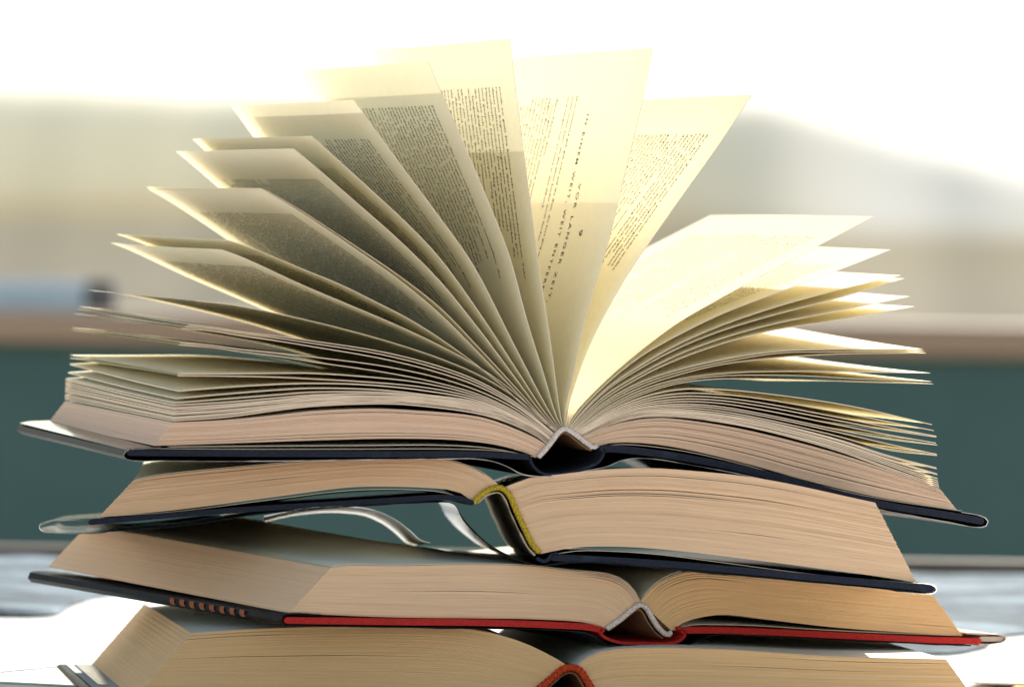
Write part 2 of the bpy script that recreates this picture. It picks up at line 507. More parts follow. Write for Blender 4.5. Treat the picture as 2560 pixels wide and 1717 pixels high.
mt, nt, ns, ls, p = mat('sandy bank soil with painted glare')
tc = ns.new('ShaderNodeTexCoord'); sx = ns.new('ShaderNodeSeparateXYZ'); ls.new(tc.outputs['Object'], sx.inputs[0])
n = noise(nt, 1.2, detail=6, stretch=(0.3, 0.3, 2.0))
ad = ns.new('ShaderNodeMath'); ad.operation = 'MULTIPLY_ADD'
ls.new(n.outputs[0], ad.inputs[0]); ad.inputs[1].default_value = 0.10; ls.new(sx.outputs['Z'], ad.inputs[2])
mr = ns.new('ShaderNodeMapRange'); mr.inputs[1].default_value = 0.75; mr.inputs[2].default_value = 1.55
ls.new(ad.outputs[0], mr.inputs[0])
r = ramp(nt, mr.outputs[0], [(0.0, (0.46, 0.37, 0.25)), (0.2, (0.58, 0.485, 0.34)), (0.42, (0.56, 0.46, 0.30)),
                             (0.50, (0.72, 0.57, 0.32)), (0.58, (0.86, 0.73, 0.46)), (0.80, (0.87, 0.77, 0.52)), (1.0, (0.87, 0.80, 0.62))])  # soil bands, paler towards the crest: sky glare put into the colour
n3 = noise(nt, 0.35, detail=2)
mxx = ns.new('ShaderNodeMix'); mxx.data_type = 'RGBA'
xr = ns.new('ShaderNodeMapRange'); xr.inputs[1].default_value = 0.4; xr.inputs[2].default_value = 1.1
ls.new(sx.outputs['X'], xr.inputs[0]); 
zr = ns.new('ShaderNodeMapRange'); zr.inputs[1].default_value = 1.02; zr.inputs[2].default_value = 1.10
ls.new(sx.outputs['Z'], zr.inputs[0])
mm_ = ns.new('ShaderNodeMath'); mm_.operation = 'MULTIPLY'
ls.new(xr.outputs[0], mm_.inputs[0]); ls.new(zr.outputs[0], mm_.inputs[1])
ls.new(mm_.outputs[0], mxx.inputs[0]); ls.new(r.outputs[0], mxx.inputs[6]); mxx.inputs[7].default_value = (0.86, 0.80, 0.68, 1)  # upper right paled further, soft glare painted into the soil colour
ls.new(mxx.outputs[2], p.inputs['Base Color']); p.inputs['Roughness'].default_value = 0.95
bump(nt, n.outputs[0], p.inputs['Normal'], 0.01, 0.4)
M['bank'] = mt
YB = 17.0
crest = [(-800, 205), (0, 208), (350, 222), (500, 226), (900, 224), (1300, 226), (1600, 228), (1900, 220), (2050, 242), (2150, 264), (2300, 296), (2560, 348), (3400, 516)]
cx = np.array([gx(a, YB) for a, b in crest]); cz = np.array([gz(b, YB) for a, b in crest])
nx, ny = 160, 40; V = []; F = []
xs = np.linspace(-6, 6, nx + 1)
HF = [(1 - j / 48) ** 1.5 for j in range(49)] + [1 + q / 6 for q in range(1, 7)]
ny = len(HF) - 1
for j in range(ny + 1):
    for i in range(nx + 1):
        top = np.interp(xs[i], cx, cz) + 0.003 * math.sin(xs[i] * 9) + 0.001 * math.sin(xs[i] * 23 + 1)
        rt = min(1, max(0, (xs[i] - 0.75) / 0.7))
        # a shoulder that rounds over at the crest, a long even slope below it, a steep toe
        drop = top * HF[j]
        if HF[j] <= 1:
            h1 = 0.11 + 0.05 * rt
            if drop < h1: y = YB - 2 * (drop * h1) ** 0.5 / 0.63
            else: y = YB - 2 * h1 / 0.63 - (drop - h1) / (0.615 + 0.055 * rt)
            z = top - drop
            if z < 0.62: y += (0.62 - z) * 2.2
        else:
            g = HF[j] - 1; z = top * (1 - g); y = YB + 9 * g
        V.append((xs[i], y, max(0, z)))
for j in range(ny):
    for i in range(nx):
        a = j * (nx + 1) + i; F.append((a, a + 1, a + nx + 2, a + nx + 1))
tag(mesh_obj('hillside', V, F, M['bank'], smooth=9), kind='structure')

M['teal'] = simple('teal painted boards', (0.030, 0.094, 0.096), (0.042, 0.118, 0.118), 5, 0.6, 0.0005)
M['browncoping'] = simple('brown wooden coping', (0.28, 0.215, 0.16), (0.37, 0.29, 0.22), 7, 0.6, 0.001, stretch=(0.15, 1, 1))
YW = 3.8
wroot = empty('garden_wall', (0, YW, 0))
tag(wroot, 'teal painted low wall with a brown wooden coping behind the table', 'wall')
zt, zm = gz(796, YW), gz(872, YW)
o = bevel_box('coping', -2.4, 2.4, -0.02, 0.40, zm, zt, M['browncoping'], wroot, 0.004)
o = bevel_box('wall_panel', -2.38, 2.38, 0.0, 0.10, 0.002, zm - 0.002, M['teal'], wroot, 0.002, 2)

M['paleblue'] = simple('pale blue plastic', (0.48, 0.57, 0.64), (0.56, 0.65, 0.71), 30, 0.7, spec=0.2)
M['darkplastic'] = simple('dark grey plastic', (0.11, 0.112, 0.12), (0.14, 0.142, 0.15), 30, 0.9, spec=0.1)
YC = 3.92
cr = empty('slim_case', (gx(150, YC), YC, zt))
tag(cr, 'slim pale blue case with a dark end lying on the brown coping', 'case')
bevel_box('case_body', gx(-60, YC) - cr.location.x, gx(225, YC) - cr.location.x, -0.02, 0.02, 0.0, 0.030, M['paleblue'], cr, 0.004)
bevel_box('end_cap', gx(212, YC) - cr.location.x, gx(292, YC) - cr.location.x, -0.024, 0.024, 0.0, 0.0305, M['darkplastic'], cr, 0.006)

M['tablewhite'] = simple('white painted table top', (0.74, 0.73, 0.69), (0.82, 0.81, 0.78), 9, 0.45, 0.0003)
M['tablebrown'] = simple('bare brown table edge', (0.07, 0.048, 0.03), (0.12, 0.08, 0.05), 12, 0.6, 0.0005, stretch=(0.1, 1, 1))
troot = empty('table', (0, 0.4, 0))
tag(troot, 'white painted garden table under the stack of books', 'table')
TY1 = on_table(1280, 1420)[1]
bevel_box('table_top', -1.1, 1.1, -0.75, TY1 - 0.4 - 0.03, TABLE_Z - 0.035, TABLE_Z, M['tablewhite'], troot, 0.006)
bevel_box('edge_rail', -1.1, 1.1, TY1 - 0.4 - 0.028, TY1 - 0.4, TABLE_Z - 0.05, TABLE_Z + 0.009, M['tablebrown'], troot, 0.006)
for sx_ in (-1, 1):
    for sy_ in (-0.68, TY1 - 0.55):
        bevel_box('leg', sx_ * 1.0 - 0.035, sx_ * 1.0 + 0.035, sy_ - 0.035, sy_ + 0.035, 0.0, TABLE_Z - 0.036, M['tablewhite'], troot, 0.005)

# blanket with an uneven near edge
mt, nt, ns, ls, p = mat('grey blue woven blanket')
nb = noise(nt, 1.0, detail=5, rough=0.65, stretch=(16, 24, 1))
nf = noise(nt, 420, detail=2)
r = ramp(nt, nb.outputs[0], [(0.36, (0.022, 0.036, 0.046)), (0.5, (0.075, 0.108, 0.13)), (0.62, (0.19, 0.245, 0.275))])
ls.new(r.outputs[0], p.inputs['Base Color']); p.inputs['Roughness'].default_value = 0.9; p.inputs['Specular IOR Level'].default_value = 0.2
bump(nt, nf.outputs[0], p.inputs['Normal'], 0.002, 0.6)
M['blanket'] = mt
near = [(-1.0, 0.50), (on_table(0, 1545)), (on_table(110, 1545)), (on_table(200, 1512)), (on_table(330, 1490)), (-0.05, 0.86), (0.06, 0.6),
        (on_table(2000, 1615)), (on_table(2200, 1632)), (on_table(2350, 1640)), (on_table(2460, 1625)), (on_table(2560, 1590)), (0.40, 0.66), (1.0, 0.9)]
npx = smooth_poly(np.array([[a, b] for a, b in near]), 220)
V = []; F = []; ny = 36
for i, (a, b) in enumerate(npx):
    for j in range(ny + 1):
        f = j / ny
        y = b + (TY1 - 0.035 - b) * f ** 1.3
        z = TABLE_Z + 0.003 + 0.0010 * math.sin(a * 30 + y * 14) + 0.0008 * math.sin(a * 71 - y * 33)
        if j == 0: z = TABLE_Z + 0.0015
        if j == 1: y = b + 0.002; z -= 0.0015
        V.append((a, y, z))
W = ny + 1
for i in range(len(npx) - 1):
    for j in range(ny): F.append((i * W + j, (i + 1) * W + j, (i + 1) * W + j + 1, i * W + j + 1))
tag(mesh_obj('blanket', V, F, M['blanket'], smooth=9), 'grey blue woven blanket with a wavy edge spread over the far half of the table', 'blanket')

# yellow folder at the right, spiral notebook at the left
M['yellow'] = simple('yellow card', (0.62, 0.40, 0.03), (0.72, 0.50, 0.05), 40, 0.5)
c0 = on_table(2415, 1716); c1 = on_table(2720, 1630)
ux = np.array([c1[0] - c0[0], c1[1] - c0[1]]); ul = np.linalg.norm(ux); ux /= ul; vx = np.array([ux[1], -ux[0]])
fr = empty('card_folder', (c0[0], c0[1], TABLE_Z))
fr.rotation_euler = (0, 0, math.atan2(ux[1], ux[0]))
tag(fr, 'yellow card folder with white sheets sticking out, on the table at the right', 'folder')
bevel_box('card_cover', -0.01, ul, -0.22, -0.02, 0.0003, 0.0013, M['yellow'], fr, 0.0002, 1)
bevel_box('paper_sheets', 0.0, ul - 0.01, -0.035, 0.0, 0.0014, 0.0022, M['blocktop'], fr, 0.0002, 1)

M['glossblue'] = simple('glossy pale blue cover', (0.36, 0.47, 0.52), (0.46, 0.56, 0.60), 20, 0.15, coat=0.8)
M['wire'] = simple('steel wire', (0.6, 0.6, 0.58), (0.75, 0.75, 0.73), 100, 0.25); M['wire'].node_tree.nodes['Principled BSDF'].inputs['Metallic'].default_value = 1.0
q0 = on_table(-90, 1707); q1 = on_table(190, 1679)
ux = np.array([q1[0] - q0[0], q1[1] - q0[1]]); ul = np.linalg.norm(ux)
nr = empty('spiral_notebook', (q0[0], q0[1], TABLE_Z)); nr.rotation_euler = (0, 0, math.atan2(ux[1], ux[0]))
tag(nr, 'spiral notebook with glossy pale blue cover lying left of the stack', 'notebook')
bevel_box('cover', -0.02, ul + 0.01, -0.19, -0.0015, 0.0024, 0.0030, M['glossblue'], nr, 0.0005, 1)
bevel_box('paper_pad', -0.019, ul + 0.009, -0.188, -0.006, 0.0003, 0.0022, M['blocktop'], nr, 0.0005, 1)
ring = None
k = 0; xx = -0.012
while xx < ul:
    if ring is None:
        V = []; F = []; n1, n2 = 18, 6
        for i in range(n1):
            a = 2 * math.pi * i / n1
            for j in range(n2):
                b = 2 * math.pi * j / n2
                rr_ = 0.0016 + 0.0003 * math.cos(b)
                V.append((0.0003 * math.sin(b) + 0.0006 * a / 6.28, rr_ * math.cos(a), 0.0016 + rr_ * math.sin(a)))
        for i in range(n1):
            for j in range(n2):
                F.append((i * n2 + j, i * n2 + (j + 1) % n2, ((i + 1) % n1) * n2 + (j + 1) % n2, ((i + 1) % n1) * n2 + j))
        ring = mesh_obj('wire_ring', V, F, M['wire'], nr, smooth=9); o = ring
    else:
        o = ring.copy(); COL.objects.link(o); o.parent = nr
    o.location = (xx, -0.002, 0.0); xx += 0.0021

# ------------------------------------------------------------------ book 1 (top, fanned)
b1 = Book('open_book', 14.6, 0.012, 1191, 1467, 'topmost open book with its pages fanned upright, on navy boards')
strip(b1, [(322, 1131), (600, 1133), (800, 1134), (1000, 1135), (1185, 1135), (1316, 1141)], 15, M['navy'], 'cover_board', rnd=True)
strip(b1, [(1506, 1121), (1535, 1121), (1700, 1142), (1900, 1182), (2091, 1233), (2219, 1263), (2362, 1286), (2448, 1301)], 18, M['navy'], 'cover_board', rnd=True)
strip(b1, [(1320, 1138), (1328, 1160), (1340, 1174), (1358, 1184), (1385, 1185), (1421, 1180), (1459, 1170), (1490, 1157), (1504, 1139), (1507, 1122)], 6, M['navy'], 'spine_strip', n=40)
jk = [(400, 1119), (345, 1121), (316, 1124), (305, 1135), (314, 1147), (420, 1151), (600, 1152), (800, 1150), (1000, 1147), (1120, 1146), (1185, 1146), (1235, 1154), (1270, 1168), (1300, 1184),
      (1339, 1190), (1370, 1191), (1416, 1187), (1454, 1177), (1512, 1166), (1551, 1150), (1581, 1145), (1628, 1146), (1700, 1157), (1900, 1196), (2091, 1247), (2219, 1277), (2362, 1303), (2440, 1317), (2461, 1313), (2466, 1301), (2452, 1290), (2400, 1279)]
strip(b1, jk, 2.0, M['black'], 'dust_jacket', cap=M['cutwhite'], n=190, fray=3.0,
      dz=lambda a, f: (-42 * f ** 1.2 * math.sin(math.pi * min(1, max(0, (a - 0.72) / 0.25)))) + (6 * f * max(0, 1 - a / 0.12)))
strip(b1, [(312, 1124), (345, 1119), (400, 1117)], 1.5, M['blackgloss'], 'jacket_flap', n=12, dz=lambda a, f: 8 * f)
hb1 = [(1344, 1143), (1364, 1122), (1382, 1099), (1395, 1081), (1410, 1072), (1428, 1079), (1446, 1092), (1467, 1108), (1482, 1117), (1494, 1113)]
headband(b1, hb1, 6.5, M['cord_white'], 'woven off white headband')
strip(b1, [(1352, 1146), (1372, 1124), (1390, 1101), (1402, 1087), (1411, 1082), (1424, 1087), (1442, 1101), (1463, 1117), (1480, 1126)], 4, M['lining'], 'spine_lining', t0=6)
# endpapers
page(b1, [(330, 1120), (600, 1122), (900, 1122), (1150, 1122), (1270, 1128), (1338, 1141)], m=M['endpaper'], name='endpaper', wav=0.2)
page(b1, [(420, 1116), (700, 1114), (900, 1113), (1100, 1112), (1230, 1120), (1341, 1142)], m=M['endpaper'], name='endpaper', wav=0.3)
page(b1, [(2405, 1276), (2187, 1243), (1996, 1199), (1850, 1158), (1700, 1125), (1560, 1110), (1492, 1116)], m=M['endpaper'], name='endpaper', wav=0.2)
# left closed block
block(b1, [(432, 1056), (562, 1050), (700, 1037), (780, 1028), (934, 1022), (1036, 1026), (1200, 1042), (1280, 1068), (1345, 1098), (1368, 1112)],
      [(387, 1114), (600, 1107), (800, 1100), (992, 1096), (1146, 1100), (1250, 1113), (1310, 1130), (1343, 1142)], 44, M['edge_rose'],
      slits=[(0.12, 0.03, 0.6, 0.3), (0.45, 0.02, 0.5, 0.3), (0.82, 0.06, 0.45, 0.3), (0.92, 0.04, 0.5, 0.3)])
# right closed block
block(b1, [(2349, 1221), (2283, 1196), (2091, 1132), (1900, 1082), (1800, 1062), (1700, 1048), (1639, 1045), (1536, 1061), (1475, 1084), (1447, 1095)],
      [(2394, 1275), (2187, 1241), (1996, 1196), (1900, 1168), (1700, 1120), (1600, 1107), (1530, 1107), (1490, 1116)], 54, M['edge_rose'], gap=0.24,
      slits=[(0.1, 0.03, 0.5, 0.3), (0.3, 0.03, 0.6, 0.3), (0.42, 0.03, 0.6, 0.2), (0.55, 0.03, 0.5, 0.3), (0.7, 0.03, 0.5, 0.4), (0.88, 0.05, 0.5, 0.3)])

NOP = []
LEFT = [  # front edge (tip to gutter), lift of far tip
 ('L1', [(1275, 97), (1297, 280), (1327, 509), (1346, 650), (1376, 850), (1390, 953), (1403, 1045), (1409, 1070)], 0),
 ('L2', [(1070, 153), (1110, 245), (1159, 356), (1236, 540), (1274, 639), (1318, 800), (1360, 935), (1392, 1040), (1407, 1071)], 0),
 ('L3', [(885, 250), (1006, 417), (1090, 530), (1182, 660), (1280, 850), (1345, 975), (1387, 1050), (1405, 1073)], 0),
 ('L4', [(780, 340), (846, 400), (936, 482), (1020, 560), (1100, 645), (1205, 790), (1300, 935), (1370, 1040), (1403, 1075)], 0),
 ('L5', [(735, 372), (769, 400), (911, 523), (1000, 602), (1100, 702), (1200, 825), (1290, 945), (1362, 1040), (1401, 1077)], 0),
 ('L6', [(654, 471), (705, 497), (800, 556), (885, 612), (1000, 690), (1100, 768), (1190, 860), (1290, 968), (1360, 1045), (1399, 1078)], 0),
 ('L6b', [(660, 476), (705, 501), (800, 562), (885, 620), (1000, 701), (1100, 784), (1190, 874), (1290, 978), (1360, 1050), (1398, 1079)], 0),
 ('L7', [(572, 600), (620, 616), (757, 672), (850, 710), (936, 752), (1039, 806), (1150, 880), (1250, 958), (1340, 1040), (1397, 1080)], 0),
 ('L8', [(556, 624), (600, 640), (757, 712), (882, 765), (988, 810), (1100, 863), (1203, 920), (1280, 975), (1350, 1038), (1395, 1082)], 0),
 ('L9', [(490, 752), (545, 757), (603, 765), (780, 802), (959, 849), (1100, 895), (1203, 939), (1280, 986), (1350, 1043), (1393, 1084)], 0),
 ('M1', [(470, 811), (530, 816), (600, 827), (700, 840), (780, 851), (959, 879), (1100, 915), (1200, 953), (1290, 1005), (1350, 1053), (1390, 1087)], 14),
 ('M1', [(463, 815), (530, 820), (600, 831), (700, 845), (780, 857), (959, 886), (1100, 922), (1200, 959), (1290, 1010), (1350, 1056), (1389, 1088)], 12),
 ('M2', [(455, 820), (530, 826), (600, 838), (700, 852), (780, 865), (959, 896), (1100, 931), (1200, 966), (1290, 1014), (1350, 1059), (1388, 1089)], 3),
 ('M3', [(450, 856), (530, 862), (600, 872), (700, 882), (780, 891), (959, 914), (1100, 944), (1200, 977), (1290, 1021), (1350, 1064), (1386, 1091)], 2),
 ('M3', [(447, 861), (530, 867), (600, 878), (700, 890), (780, 903), (959, 929), (1100, 957), (1200, 986), (1290, 1028), (1350, 1068), (1384, 1094)], 0),
 ('T', [(446, 933), (560, 933), (700, 932), (780, 932), (908, 940), (1062, 957), (1200, 991), (1290, 1032), (1350, 1072), (1381, 1097)], 4),
 ('T', [(444, 938), (560, 939), (700, 942), (780, 946), (908, 953), (1062, 967), (1200, 996), (1290, 1036), (1350, 1075), (1380, 1099)], 0),
 ('a', [(446, 976), (560, 967), (700, 959), (780, 957), (908, 960), (1062, 975), (1200, 1001), (1290, 1040), (1350, 1078), (1378, 1101)], 22),
 ('b', [(441, 995), (560, 984), (700, 973), (780, 969), (946, 973), (1062, 985), (1200, 1005), (1290, 1043), (1350, 1080), (1377, 1102)], 18),
 ('c', [(436, 1006), (560, 996), (700, 985), (780, 979), (946, 979), (1062, 988), (1200, 1009), (1290, 1046), (1350, 1082), (1376, 1103)], 14),
]
c_top = [(434, 1013), (562, 1004), (700, 994), (780, 986), (946, 984), (1062, 993), (1200, 1013), (1290, 1048), (1350, 1083), (1375, 1104)]
s1 = [(433, 1050), (562, 1040), (700, 1024), (780, 1014), (946, 1007), (1036, 1010), (1200, 1032), (1280, 1056), (1350, 1092), (1371, 1109)]
for k in range(9):
    f = k / 8
    LEFT.append(('s', [tuple(np.array(a) * (1 - f) + np.array(b) * f + np.array([0, random.uniform(-1.5, 1.5)])) for a, b in zip(c_top, s1)], 16 - 14 * f))
RIGHT = [
 ('R1', [(1632, 120), (1607, 245), (1565, 423), (1516, 622), (1491, 700), (1451, 850), (1434, 935), (1413, 1030), (1412, 1070)], 0),
 ('R2', [(1880, 237), (1797, 361), (1673, 535), (1561, 700), (1480, 850), (1446, 935), (1420, 1020), (1414, 1070)], 0),
 ('R3', [(2185, 541), (2046, 614), (1880, 702), (1780, 757), (1696, 806), (1603, 875), (1510, 955), (1434, 1036), (1417, 1071)], -4),
 ('R4', [(2227, 624), (2081, 681), (1921, 739), (1792, 790), (1664, 854), (1600, 892), (1515, 960), (1440, 1038), (1419, 1072)], 0),
 ('R5', [(2253, 688), (2081, 728), (1921, 773), (1792, 818), (1690, 863), (1600, 914), (1515, 972), (1444, 1042), (1421, 1073)], 0),
 ('R5', [(2261, 696), (2081, 749), (1921, 791), (1792, 831), (1690, 873), (1600, 921), (1515, 976), (1446, 1044), (1422, 1074)], 0),
 ('R6', [(2275, 741), (2081, 780), (1921, 813), (1792, 850), (1690, 889), (1600, 935), (1515, 987), (1448, 1048), (1424, 1075)], 14),
 ('R6', [(2287, 766), (2081, 802), (1921, 828), (1792, 863), (1664, 911), (1600, 943), (1515, 994), (1450, 1051), (1425, 1076)], 0),
 ('R7', [(2307, 872), (2081, 873), (1953, 877), (1825, 895), (1696, 924), (1600, 956), (1515, 1002), (1452, 1054), (1427, 1077)], 38),
 ('R7', [(2311, 877), (2081, 879), (1953, 882), (1825, 901), (1696, 930), (1600, 962), (1515, 1007), (1454, 1056), (1428, 1078)], 18),
 ('R7', [(2315, 882), (2081, 885), (1921, 896), (1792, 913), (1664, 946), (1600, 969), (1515, 1012), (1455, 1058), (1429, 1078)], 2),
 ('R8', [(2326, 932), (2177, 930), (1985, 928), (1825, 932), (1696, 948), (1600, 976), (1515, 1019), (1456, 1061), (1430, 1079)], 8),
 ('R8', [(2329, 953), (2145, 946), (1985, 938), (1792, 940), (1696, 953), (1600, 982), (1515, 1023), (1457, 1063), (1431, 1080)], 4),
 ('R8', [(2333, 959), (2145, 954), (1985, 948), (1792, 947), (1696, 958), (1600, 987), (1515, 1026), (1458, 1065), (1432, 1081)], -38),
 ('R9', [(2330, 1060), (2123, 1013), (1900, 981), (1792, 972), (1696, 973), (1600, 994), (1515, 1030), (1460, 1067), (1433, 1082)], 0),
 ('R9', [(2335, 1075), (2123, 1034), (1900, 995), (1792, 984), (1696, 983), (1600, 1000), (1515, 1034), (1462, 1069), (1434, 1083)], 0),
 ('R9', [(2341, 1089), (2219, 1066), (2091, 1041), (1900, 1005), (1792, 992), (1696, 990), (1600, 1005), (1515, 1037), (1463, 1070), (1435, 1084)], 0),
 ('R9', [(2341, 1091), (2219, 1073), (2091, 1049), (1900, 1013), (1792, 999), (1696, 997), (1600, 1010), (1515, 1040), (1464, 1071), (1436, 1085)], 0),
 ('R9', [(2340, 1106), (2219, 1085), (2091, 1060), (1900, 1022), (1792, 1006), (1696, 1003), (1600, 1014), (1515, 1043), (1465, 1073), (1437, 1086)], 0),
 ('R9', [(2343, 1111), (2219, 1096), (2091, 1072), (1900, 1032), (1792, 1014), (1696, 1009), (1600, 1018), (1515, 1046), (1466, 1075), (1438, 1087)], 0),
 ('R9', [(2342, 1134), (2219, 1108), (2091, 1078), (1900, 1037), (1792, 1019), (1696, 1013), (1600, 1021), (1515, 1049), (1467, 1077), (1439, 1088)], 0),
 ('R9', [(2343, 1137), (2219, 1123), (2091, 1088), (1900, 1044), (1792, 1025), (1696, 1017), (1600, 1025), (1515, 1052), (1468, 1078), (1440, 1089)], 0),
]
lo_a = [(2341, 1166), (2219, 1136), (2091, 1095), (1900, 1049), (1792, 1031), (1696, 1022), (1600, 1029), (1515, 1056), (1470, 1080), (1441, 1090)]
lo_b = [(2348, 1216), (2219, 1170), (2091, 1124), (1900, 1073), (1792, 1053), (1696, 1041), (1600, 1042), (1515, 1063), (1474, 1083), (1445, 1093)]
tips = [1168, 1170, 1183, 1185, 1195, 1201, 1206, 1211, 1216]
for k in range(9):
    f = k / 8
    pl = [tuple(np.array(a) * (1 - f) + np.array(b) * f + np.array([0, random.uniform(-1, 1)])) for a, b in zip(lo_a, lo_b)]
    pl[0] = (2341 + 7 * f, tips[k])
    RIGHT.append(('r', pl, 0))

first_L1 = ['noch so gut! Da konnte ich nicht widerstehen. Sehr', 'raunen begonnen, und diese verwirrende gro-', 'dann mitten hineingeraten war, verstärkte die',
            'wechseln sinnlich. Das Kraut war wohl', 'Minze und Nuancen, andere Gewürze', 'und gesprochen hatte. Mag aber nicht ich']
first_L2 = ['Möchte ich das kann nicht Sprüche vorstellen, die', 'Wieso? Ist das möglich? Fragte die', 'vor Nacken ein wirklich frisch gut. Nicht die', 'nach Jahren was ist wirklich. Stück um']
for nm, pts, dz in LEFT + RIGHT:
    side_t = 1
    th = {'L': 1.2, 'M': 2.2, 'T': 2.4, 's': 3.0, 'r': 2.4}.get(nm[0], 2.8 if nm in 'abc' else 2.2 if nm == 'R9' else 1.3)
    o, G = page(b1, pts, dz, nseg=34, nt=10, wav=1.0 if nm[0] in 'LR' else 0.4, edge=th)
    if nm in ('L1', 'L2', 'L3', 'L4', 'L5', 'L6b', 'L7', 'L8', 'L9', 'R2', 'R3', 'R4'):
        first = first_L1 if nm == 'L1' else first_L2 if nm == 'L2' else ()
        lines = lorem(32, 46, hash(nm[1]) % 97 + ord(nm[0]), first)
        print_on(o, G, b1, [(lines, 118, 165, 25, 36, 1.0, 0.94)], -0.004 if nm in ('R3', 'R4') else 0.012)
    elif nm == 'R1':
        print_on(o, G, b1, [(['9'], 470, 300, 48, 50, 1.0, 0.8),
                            (['VOR LANGER ZEIT,'], 350, 415, 34, 60, 1.45, 0.78),
                            (['IN EINEM WEIT, WEIT ENTFERNTEN'], 165, 500, 34, 60, 1.45, 0.70),
                            (['aber niemand gab gut acht auf die Zeit, die fort ging und', 'nicht mehr kam, als die alten Lieder noch fanden', 'und sangen nur so leise in den Abend.'], 115, 640, 22, 44, 1.0, 0.9),
                            (lorem(13, 46, 55), 118, 840, 25, 36, 1.0, 0.94)])

# ------------------------------------------------------------------ book 2
b2 = Book('open_book', 2.3, -0.030, 1420, 1440, 'thick open book with a yellow headband and dark boards, second from the top')
strip(b2, [(228, 1305), (441, 1286), (662, 1270), (860, 1258), (1000, 1249), (1110, 1243), (1150, 1246), (1178, 1256)], 14, M['navy'], 'cover_board', rnd=True)
strip(b2, [(1384, 1393), (1472, 1397), (1700, 1412), (2015, 1441), (2251, 1463), (2325, 1471)], 17, M['navy'], 'cover_board', rnd=True)
strip(b2, [(262, 1329), (441, 1315), (560, 1298), (625, 1287), (760, 1273), (860, 1266), (1000, 1258), (1100, 1255), (1134, 1259), (1157, 1297), (1197, 1340), (1244, 1375), (1295, 1399), (1335, 1410), (1354, 1412), (1390, 1409), (1430, 1404), (1500, 1406), (1700, 1424), (2015, 1453), (2251, 1475), (2316, 1481)],
      3, M['blackgloss'], 'dust_jacket', cap=M['black'], n=150)
strip(b2, [(2280, 1456), (2318, 1459), (2335, 1464), (2340, 1473), (2334, 1481), (2310, 1483), (2240, 1478)], 1.2, M['film'], 'plastic_cover', n=40, label='clear plastic jacket edge')
strip(b2, [(1345, 1396), (1358, 1402), (1370, 1398), (1378, 1388), (1392, 1384)], 9, M['navy'], 'spine_hinge', rnd=True, n=16)
strip(b2, [(660, 1290), (760, 1271), (860, 1266), (930, 1273), (985, 1296), (1024, 1325), (1051, 1349), (1075, 1356)], 2.5, M['flapwhite'], 'jacket_flap', n=40, dz=lambda a, f: -26 * f, label='white jacket flap curling down')
strip(b2, [(262, 1294), (180, 1299), (120, 1303), (101, 1309), (99, 1319), (108, 1328), (180, 1332), (262, 1331)], 3, M['film'], 'plastic_cover', n=50, label='clear plastic jacket edge')
hb2 = [(1182, 1258), (1201, 1238), (1224, 1223), (1252, 1219), (1272, 1235), (1291, 1277), (1311, 1320), (1331, 1360), (1350, 1382)]
headband(b2, hb2, 7.5, M['cord_yellow'], 'woven yellow headband')
strip(b2, [(1195, 1258), (1210, 1242), (1230, 1233), (1250, 1232), (1262, 1246), (1280, 1288), (1300, 1330), (1320, 1368), (1338, 1388)], 3.5, M['mull'], 'spine_lining', t0=8)
page(b2, [(262, 1290), (441, 1277), (662, 1250), (860, 1226), (1000, 1222), (1110, 1230), (1178, 1252)], m=M['green_paper'], name='endpaper', label='pale green endpaper', lift=lambda a, f: -17 * f * max(0, math.sin(math.pi * a)) ** 0.7)
page(b2, [(2285, 1457), (2015, 1432), (1800, 1404), (1650, 1385), (1540, 1377), (1440, 1376), (1378, 1386)], m=M['green_paper'], name='endpaper', label='pale green endpaper', lift=lambda a, f: -40 * f * max(0, math.sin(math.pi * (a - 0.15) / 0.85)))
block(b2, [(331, 1203), (368, 1193), (655, 1163), (860, 1146), (1000, 1141), (1108, 1148), (1166, 1164), (1216, 1188), (1250, 1216)],
      [(246, 1293), (441, 1274), (662, 1245), (860, 1219), (915, 1216), (1069, 1219), (1146, 1229), (1182, 1254)], 56, M['edge_tan'], gap=0.05,
      slits=[(0.1, 0.02, 0.2, 0.2), (0.2, 0.02, 0.2, 0.15), (0.45, 0.012, 0.4, 0.1), (0.3, 0.01, 0.8, 0.15)])
block(b2, [(2188, 1256), (1897, 1195), (1700, 1174), (1630, 1170), (1512, 1173), (1394, 1186), (1315, 1196), (1275, 1214), (1258, 1219)],
      [(2290, 1453), (2015, 1416), (1700, 1377), (1551, 1366), (1433, 1368), (1380, 1378), (1352, 1384)], 90, M['edge_tan'], gap=0.05,
      slits=[(0.06, 0.012, 0.5, 0.3), (0.1, 0.012, 0.5, 0.3), (0.16, 0.012, 0.5, 0.3), (0.27, 0.016, 0.55, 0.3), (0.31, 0.012, 0.65, 0.25), (0.34, 0.01, 0.7, 0.2), (0.55, 0.018, 0.05, 0.09), (0.7, 0.006, 0.4, 0.1)])
page(b2, [(333, 1201), (368, 1190), (655, 1160), (860, 1143), (1000, 1138), (1108, 1145), (1166, 1161), (1216, 1185), (1252, 1217)], lift=lambda a, f: 46 * f * max(0, 1 - a * 1.6))
